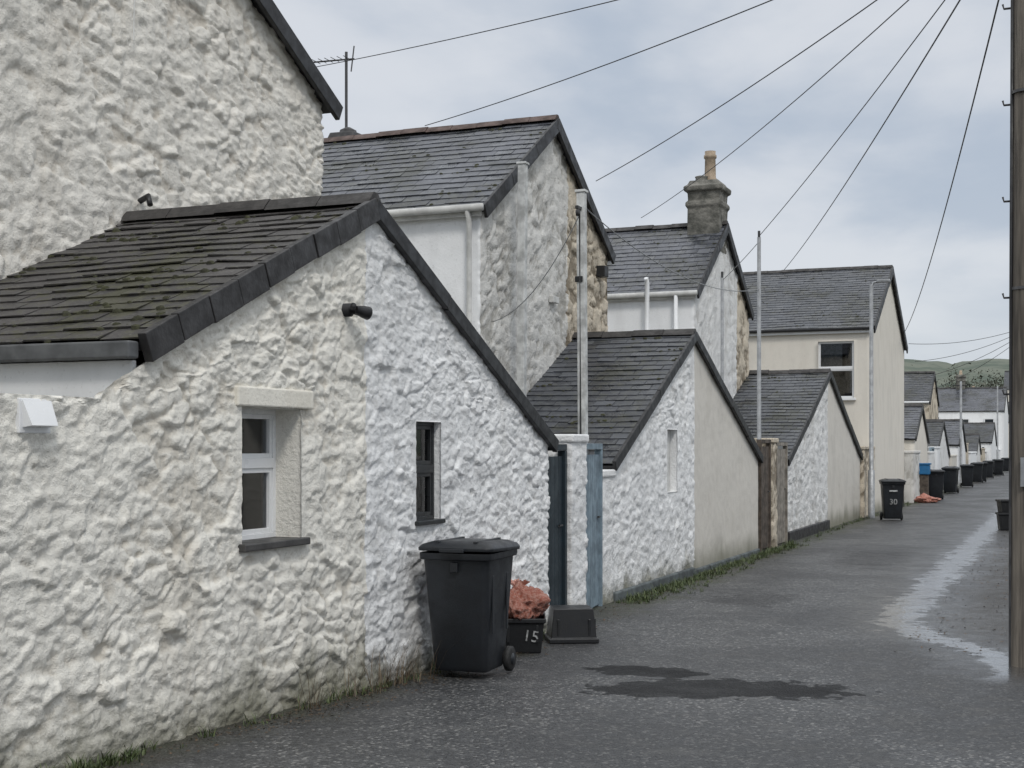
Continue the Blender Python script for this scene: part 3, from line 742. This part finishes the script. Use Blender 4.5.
# ------------------------------------------------------------------ poles and wires
def post(name,x,y,zt,w,mat,lean=0):
    P=empty(name,(x,y,0)); boxes("shaft",[(-w/2,w/2,-w/2,w/2,0,zt)],mat,P,.008)
    boxes("cap",[(-w/2-.015,w/2+.015,-w/2-.015,w/2+.015,zt,zt+.03)],mat,P,.005)
    P.rotation_euler[1]=lean
    return P
p1=post("clothes_post",-6.95,17.25,5.8,.11,M_post,.006)
p2=post("clothes_post",-5.35,15.3,4.97,.10,M_post,-.006)
boxes("bracket",[(-.02,.02,-.18,.0,4.75,4.79)],M_darkmetal,p2,.004)
tube("pulley",[(0,-.18,4.70),(.03,-.18,4.70)],.04,M_darkmetal,p2,12)
boxes("cleat",[(-.07,.03,-.07,-.05,3.9,3.97)],M_black,p2,.01)
for (x,y,z,w) in ((-5.4,25.4,5.88,.07),(-6.2,25.8,5.2,.06)):
    p=empty("telephone_post",(x,y,0)); tube("shaft",[(0,0,0),(0,0,z)],[w*.6,w*.5],M_metal,p,10)
    tube("finial",[(0,0,z),(0,0,z+.12)],.025,M_black,p,8)
SL=empty("street_lamp",(-5.0,38.0,0))
tube("column",[(0,0,0),(0,0,1.3),(0,0,1.32),(0,0,6.35)],[.09,.09,.06,.05],M_metal,SL,12)
tube("arm",[(0,0,6.3),(.06,0,6.42),(.2,0,6.45)],.03,M_metal,SL)
boxes("lamp_head",[(.15,.5,-.07,.07,6.41,6.49)],M_metal,SL,.02)

TP=empty("telegraph_pole",(-.33,12.6,0))
pts=[(0,0,-.1),(0,0,3),(0,0,7.4)]
tube("shaft",pts,[.15,.135,.11],M_pole,TP,20)
for i in range(9):
    z=2.4+i*.42; s=1 if i%2 else -1
    tube("step_iron",[(s*.10,0,z),(s*.20,0,z),(s*.21,0,z+.04)],.010,M_darkmetal,TP,6)
for z in (3.3,5.0): tube("band",[(0,0,z),(0,0,z+.025)],.142,M_darkmetal,TP,20)
tube("cable_riser",[(-.145,-.03,0),(-.14,-.03,3.2),(-.125,-.03,6.6)],.016,M_black,TP,8)
boxes("number_plate",[(-.06,.05,-.165,-.15,1.6,1.85)],M_metal,TP)
tube("insulator_ring",[(0,0,6.65),(0,0,6.8)],.17,M_darkmetal,TP,16)

def wire(p0,p1,sag=.25,r=.007,name="overhead_wire",mat=None):
    p0=Vector(p0);p1=Vector(p1); n=20
    pts=[p0.lerp(p1,i/n)-Vector((0,0,4*sag*(i/n)*(1-i/n))) for i in range(n+1)]
    return tube(name,pts,r,mat or M_darkmetal,None,5)
T=(-.36,12.6,6.75)
wire(T,(-12.5,20.5,8.5),.1)
wire(T,(-9.3,19.1,6.95),.12)
wire(T,(-7.1,20.9,6.25),.12)
wire(T,(-9.1,30.0,7.2),.2)
wire(T,(-5.4,25.4,5.9),.08)
wire(T,(-8.6,44.3,7.7),.2,.010)
wire(T,(-5.25,48.4,5.9),.5,.010)
for k,(z0,z1) in enumerate(((7.0,9.5),(6.3,9.3),(5.6,9.1),(5.0,8.9))):
    wire((-7.3,69+k*3,z0),(-2.5,75,z1-1.5),.25,.013)
wire((-5.35,15.15,4.68),(-7.1,16.6,3.6),.25,.006,"clothes_line",M_metal)
wire((-5.35,15.3,3.9),(-7.12,20.5,2.8),.1,.006,"clothes_line",M_metal)
for k in range(3):
    wire((-5.35+.02*k,15.13-.04*k,4.68),(-5.33+.02*k,15.15-.08*k,2.0),0,.005,"clothes_line",M_darkmetal)
wire((-5.35,15.3,4.8),(-5.4,25.4,4.9),.35,.007,"clothes_line",M_metal)
wire((-6.2,25.8,5.15),(-5.4,25.4,5.8),.02,.007,"clothes_line",M_metal)

AE=empty("television_aerial",(-11.2,20.0,0))
tube("mast",[(0,0,6.6),(0,0,8.55)],.025,M_darkmetal,AE)
tube("boom",[(-.75,0,8.45),(.15,0,8.42)],.014,M_darkmetal,AE)
for i in range(7):
    x=-.7+i*.12; tube("element",[(x,-.14,8.45),(x,.14,8.45)],.006,M_darkmetal,AE,5)
tube("reflector",[(.12,-.05,8.2),(.12,.05,8.65)],.012,M_darkmetal,AE,5)

BS=empty("blue_storage_box",(-4.9,51,0)); boxes("tub",[(-.25,.25,-.2,.2,.95,1.3)],M_bluebox,BS,.03); boxes("lid",[(-.28,.28,-.23,.23,1.3,1.36)],M_bluebox,BS,.015); boxes("stand",[(-.2,.2,-.15,.15,0,.95)],M_woodbrown,BS,.02)

# ------------------------------------------------------------------ weeds, litter
def leafmat(name,a,b):
    n=NT(name); g=n.N("ShaderNodeNewGeometry"); n.color(n.mix(g.outputs["Random Per Island"],a,b)); n.rough(.6); return n.m
M_grass=leafmat("weed_green",(.035,.060,.018),(.10,.125,.045)); M_dry=leafmat("dry_stalks",(.16,.12,.07),(.08,.055,.035))
def tufts(name,spots,mat,h=(.03,.10),nb=(8,16),spread=.06,wd=.0035):
    V=[];F=[]
    for (x,y) in spots:
        sc=R.uniform(.4,1.4)
        for b in range(R.randint(*nb)):
            a=R.uniform(0,6.28); r=R.uniform(0,spread); bx=x+r*math.cos(a); by=y+r*math.sin(a); z=rz(bx,by)-.005
            hh=R.uniform(*h)*sc; ln=R.uniform(.3,1.1)*hh; a2=R.uniform(0,6.28); w=wd*R.uniform(.6,1.5)
            dx,dy=math.cos(a2)*ln,math.sin(a2)*ln; px,py=-math.sin(a2)*w,math.cos(a2)*w
            i=len(V)
            V+=[(bx-px,by-py,z),(bx+px,by+py,z),(bx+dx*.4+px*.8,by+dy*.4+py*.8,z+hh*.6),(bx+dx*.4-px*.8,by+dy*.4-py*.8,z+hh*.6),(bx+dx,by+dy,z+hh)]
            F+=[(i,i+1,i+2,i+3),(i+3,i+2,i+4)]
    return mesh_obj(name,V,F,mat)
sp=[(-4.90+abs(R.gauss(0,.06)),R.gauss(5.9,.3)) for _ in range(46)]
sp+=[(-4.89+abs(R.gauss(0,.05)),R.uniform(6.5,13)) for _ in range(44)]
sp+=[(-5.16+abs(R.gauss(0,.19)),R.uniform(16.0,20.6)) for _ in range(230)]
sp+=[(-5.16+abs(R.gauss(0,.17)),R.uniform(20.6,27)) for _ in range(240)]
sp+=[(-5.16+abs(R.gauss(0,.12)),R.uniform(26,60)) for _ in range(150)]
tufts("grass_weeds",sp,M_grass,(.02,.09),wd=.004)
sp=[(-4.87+abs(R.gauss(0,.06)),R.choice([R.uniform(8.0,9.9),R.uniform(9.0,9.9),R.uniform(10.6,11.4)])) for _ in range(42)]
tufts("dry_weed_stalks",sp,M_dry,(.08,.36),(3,8),.05,.002)
V=[];F=[]
for k in range(2200):
    y=R.uniform(5,26) if k%3 else R.uniform(7,12); x=-4.87+abs(R.gauss(0,.17))+(-.25 if y>15 else 0)
    z=rz(x,y)+.006; s=R.uniform(.005,.018); a=R.uniform(0,6.28); i=len(V)
    for q in range(4):
        aa=a+q*1.57; rr=s*(1 if q%2 else .5); V.append((x+rr*math.cos(aa),y+rr*math.sin(aa),z+R.uniform(0,.012)))
    F.append((i,i+1,i+2,i+3))
for k in range(500):
    x=R.uniform(-1.5,-.6);y=R.uniform(13,32); z=rz(x,y)+.004; s=R.uniform(.008,.03); a=R.uniform(0,6.28); i=len(V)
    for q in range(4):
        aa=a+q*1.57; rr=s*(1 if q%2 else .5); V.append((x+rr*math.cos(aa),y+rr*math.sin(aa),z+R.uniform(0,.015)))
    F.append((i,i+1,i+2,i+3))
mesh_obj("leaf_litter",V,F,leafmat("dead_leaves",(.10,.06,.03),(.035,.03,.022)))

# ------------------------------------------------------------------ hill and far trees
def hillmat():
    n=NT("hill_vegetation_hazed"); n.color(n.mix(n.mr(n.noise(.05,5,.7),.4,.6),(.100,.122,.100),(.155,.170,.14))); n.rough(1); n.b.inputs["Specular IOR Level"].default_value=.1; return n.m  # distance haze is mixed into these vegetation colours
V=[];F=[];nx=180
for j in range(8):
    for i in range(nx):
        x=-420+i*4.5; y=380+j*40
        h=(37+7*noise.noise(Vector((x*.008,1,0)))+2.5*noise.noise(Vector((x*.06,3,0)))+2.4*abs(noise.noise(Vector((x*.25,3,0)))))*math.sin(math.pi*min(1,(j+.001)/5)*.5)
        V.append((x,y,h-1))
for j in range(7):
    for i in range(nx-1): F.append((j*nx+i,j*nx+i+1,(j+1)*nx+i+1,(j+1)*nx+i))
mesh_obj("hill",V,F,hillmat(),None,True)
def foliage(name,blobs,n,mat,s0=.12,s1=.32):
    V=[];F=[]
    for (cx,cy,cz,rx_,ry_,rz_) in blobs:
        for k in range(n):
            v=Vector((R.gauss(0,1),R.gauss(0,1),R.gauss(0,.9))).normalized(); f=R.uniform(.45,1)*(1+.55*noise.noise(v*2.3+Vector((cx,cy,0))))
            c=Vector((cx+v.x*rx_*f,cy+v.y*ry_*f,max(.05,cz+v.z*rz_*f))); s=R.uniform(s0,s1); i=len(V)
            for q in range(3): V.append(c+Vector((R.uniform(-s,s),R.uniform(-s,s),R.uniform(-s,s))))
            F.append((i,i+1,i+2))
    return mesh_obj(name,V,F,mat)
foliage("distant_trees",[(a,b,c,r,r,r) for (a,b,c,r) in ((-16,150,6.0,4),(-20,160,6.5,4.5),(-11,165,6.8,3.2),(-26,160,7,5),(-3,190,5,4),(3,180,5,5),(-13,185,8.5,4),(-9,190,9,3),(-2,150,4,4))],1300,leafmat("tree_foliage_dark",(.045,.052,.036),(.085,.092,.062)))
foliage("hedge",[(-1.0,62,1.0,1.0,6,1.5),(-1.2,76,1.2,1.1,7,1.8),(-1.4,92,1.2,1.2,8,1.9),(-1.6,110,1.3,1.3,8,2.2),(-2.0,128,1.6,1.8,8,2.6)],2500,leafmat("hedge_foliage",(.030,.042,.020),(.075,.085,.035)),.06,.16)

# ------------------------------------------------------------------ sky
W=bpy.data.worlds.new("World"); scene.world=W; W.use_nodes=True
t=W.node_tree; t.nodes.clear()
def WN(k,**kw):
    n=t.nodes.new(k)
    for a,v in kw.items(): setattr(n,a,v)
    return n
out=WN("ShaderNodeOutputWorld"); bg=WN("ShaderNodeBackground"); t.links.new(bg.outputs[0],out.inputs[0]); bg.inputs[1].default_value=.1
sky=WN("ShaderNodeTexSky",sky_type='NISHITA'); sky.sun_disc=False; sky.sun_elevation=math.radians(48); sky.sun_rotation=math.radians(143)
tc=WN("ShaderNodeTexCoord"); sep=WN("ShaderNodeSeparateXYZ"); t.links.new(tc.outputs["Generated"],sep.inputs[0])
def wm_(op,a,b=0.0,clamp=False):
    n=WN("ShaderNodeMath",operation=op,use_clamp=clamp)
    for i,v in enumerate((a,b)):
        if hasattr(v,"links"): t.links.new(v,n.inputs[i])
        else: n.inputs[i].default_value=v
    return n.outputs[0]
zc=wm_('MAXIMUM',sep.outputs[2],0.0); den=wm_('ADD',zc,.36)
cx=wm_('DIVIDE',sep.outputs[0],den); cy=wm_('DIVIDE',sep.outputs[1],den)
cmb=WN("ShaderNodeCombineXYZ"); t.links.new(cx,cmb.inputs[0]); t.links.new(cy,cmb.inputs[1]); 
t.links.new(wm_('MULTIPLY',sep.outputs[2],1.5),cmb.inputs[2])
def wnoise(s,d,r,dist=0,off=0):
    mp=WN("ShaderNodeMapping"); mp.inputs[1].default_value=(off,off*.7,0); t.links.new(cmb.outputs[0],mp.inputs[0])
    n=WN("ShaderNodeTexNoise"); n.inputs["Scale"].default_value=s; n.inputs["Detail"].default_value=d; n.inputs["Roughness"].default_value=r; n.inputs["Distortion"].default_value=dist
    t.links.new(mp.outputs[0],n.inputs["Vector"]); return n.outputs["Fac"]
def wmr(v,a,b,c=0,d=1):
    n=WN("ShaderNodeMapRange",interpolation_type='SMOOTHSTEP'); t.links.new(v,n.inputs[0])
    for i,x in enumerate((a,b,c,d)): n.inputs[i+1].default_value=x
    return n.outputs[0]
def wmix(f,a,b,blend='MIX'):
    n=WN("ShaderNodeMix",data_type='RGBA',blend_type=blend)
    if hasattr(f,"links"): t.links.new(f,n.inputs[0])
    else: n.inputs[0].default_value=f
    for i,v in ((6,a),(7,b)):
        if hasattr(v,"links"): t.links.new(v,n.inputs[i])
        else: n.inputs[i].default_value=(*v,1)
    return n.outputs[2]
n1=wnoise(2.4,6,.50,.2,4.4)
f=wmr(n1,.36,.62)
cl=wmix(f,(4.7,5.35,6.3),(7.0,7.3,7.8))
hz=wmr(sep.outputs[2],.0,.20,1,0)
cl=wmix(wm_('MULTIPLY',hz,.6),cl,(7.3,7.6,7.9))
cl=wmix(.08,cl,sky.outputs[0])
up=wmr(sep.outputs[2],.30,.9,1.0,2.1)
cb=WN("ShaderNodeCombineXYZ")
for i in range(3): t.links.new(up,cb.inputs[i])
vm=WN("ShaderNodeVectorMath",operation='MULTIPLY'); t.links.new(cl,vm.inputs[0]); t.links.new(cb.outputs[0],vm.inputs[1])
vm2=WN("ShaderNodeMix",data_type='RGBA',blend_type='MULTIPLY'); t.links.new(wmr(sep.outputs[2],.3,.6),vm2.inputs[0]); t.links.new(vm.outputs[0],vm2.inputs[6]); vm2.inputs[7].default_value=(1.0,.965,.90,1)
t.links.new(vm2.outputs[2],bg.inputs[0])

sd=bpy.data.lights.new("sun","SUN"); sd.energy=1.25; sd.angle=math.radians(11); sd.color=(1,.96,.90)
so=bpy.data.objects.new("sun",sd); link(so)
el=math.radians(48); az=math.radians(143)
dirv=Vector((math.sin(az)*math.cos(el),math.cos(az)*math.cos(el),math.sin(el)))
so.rotation_euler=dirv.to_track_quat('Z','Y').to_euler(); so.location=(10,-10,20)

# ------------------------------------------------------------------ camera
cd=bpy.data.cameras.new("camera"); cd.lens=47.8; cd.sensor_width=36; cd.clip_end=5000; cd.shift_y=.0615
co=bpy.data.objects.new("camera",cd); link(co); co.location=(0,0,1.94)
co.rotation_euler=(math.radians(90),0,math.radians(22.3)); scene.camera=co
scene.view_settings.view_transform='Standard'; scene.view_settings.look='None'; scene.view_settings.exposure=0
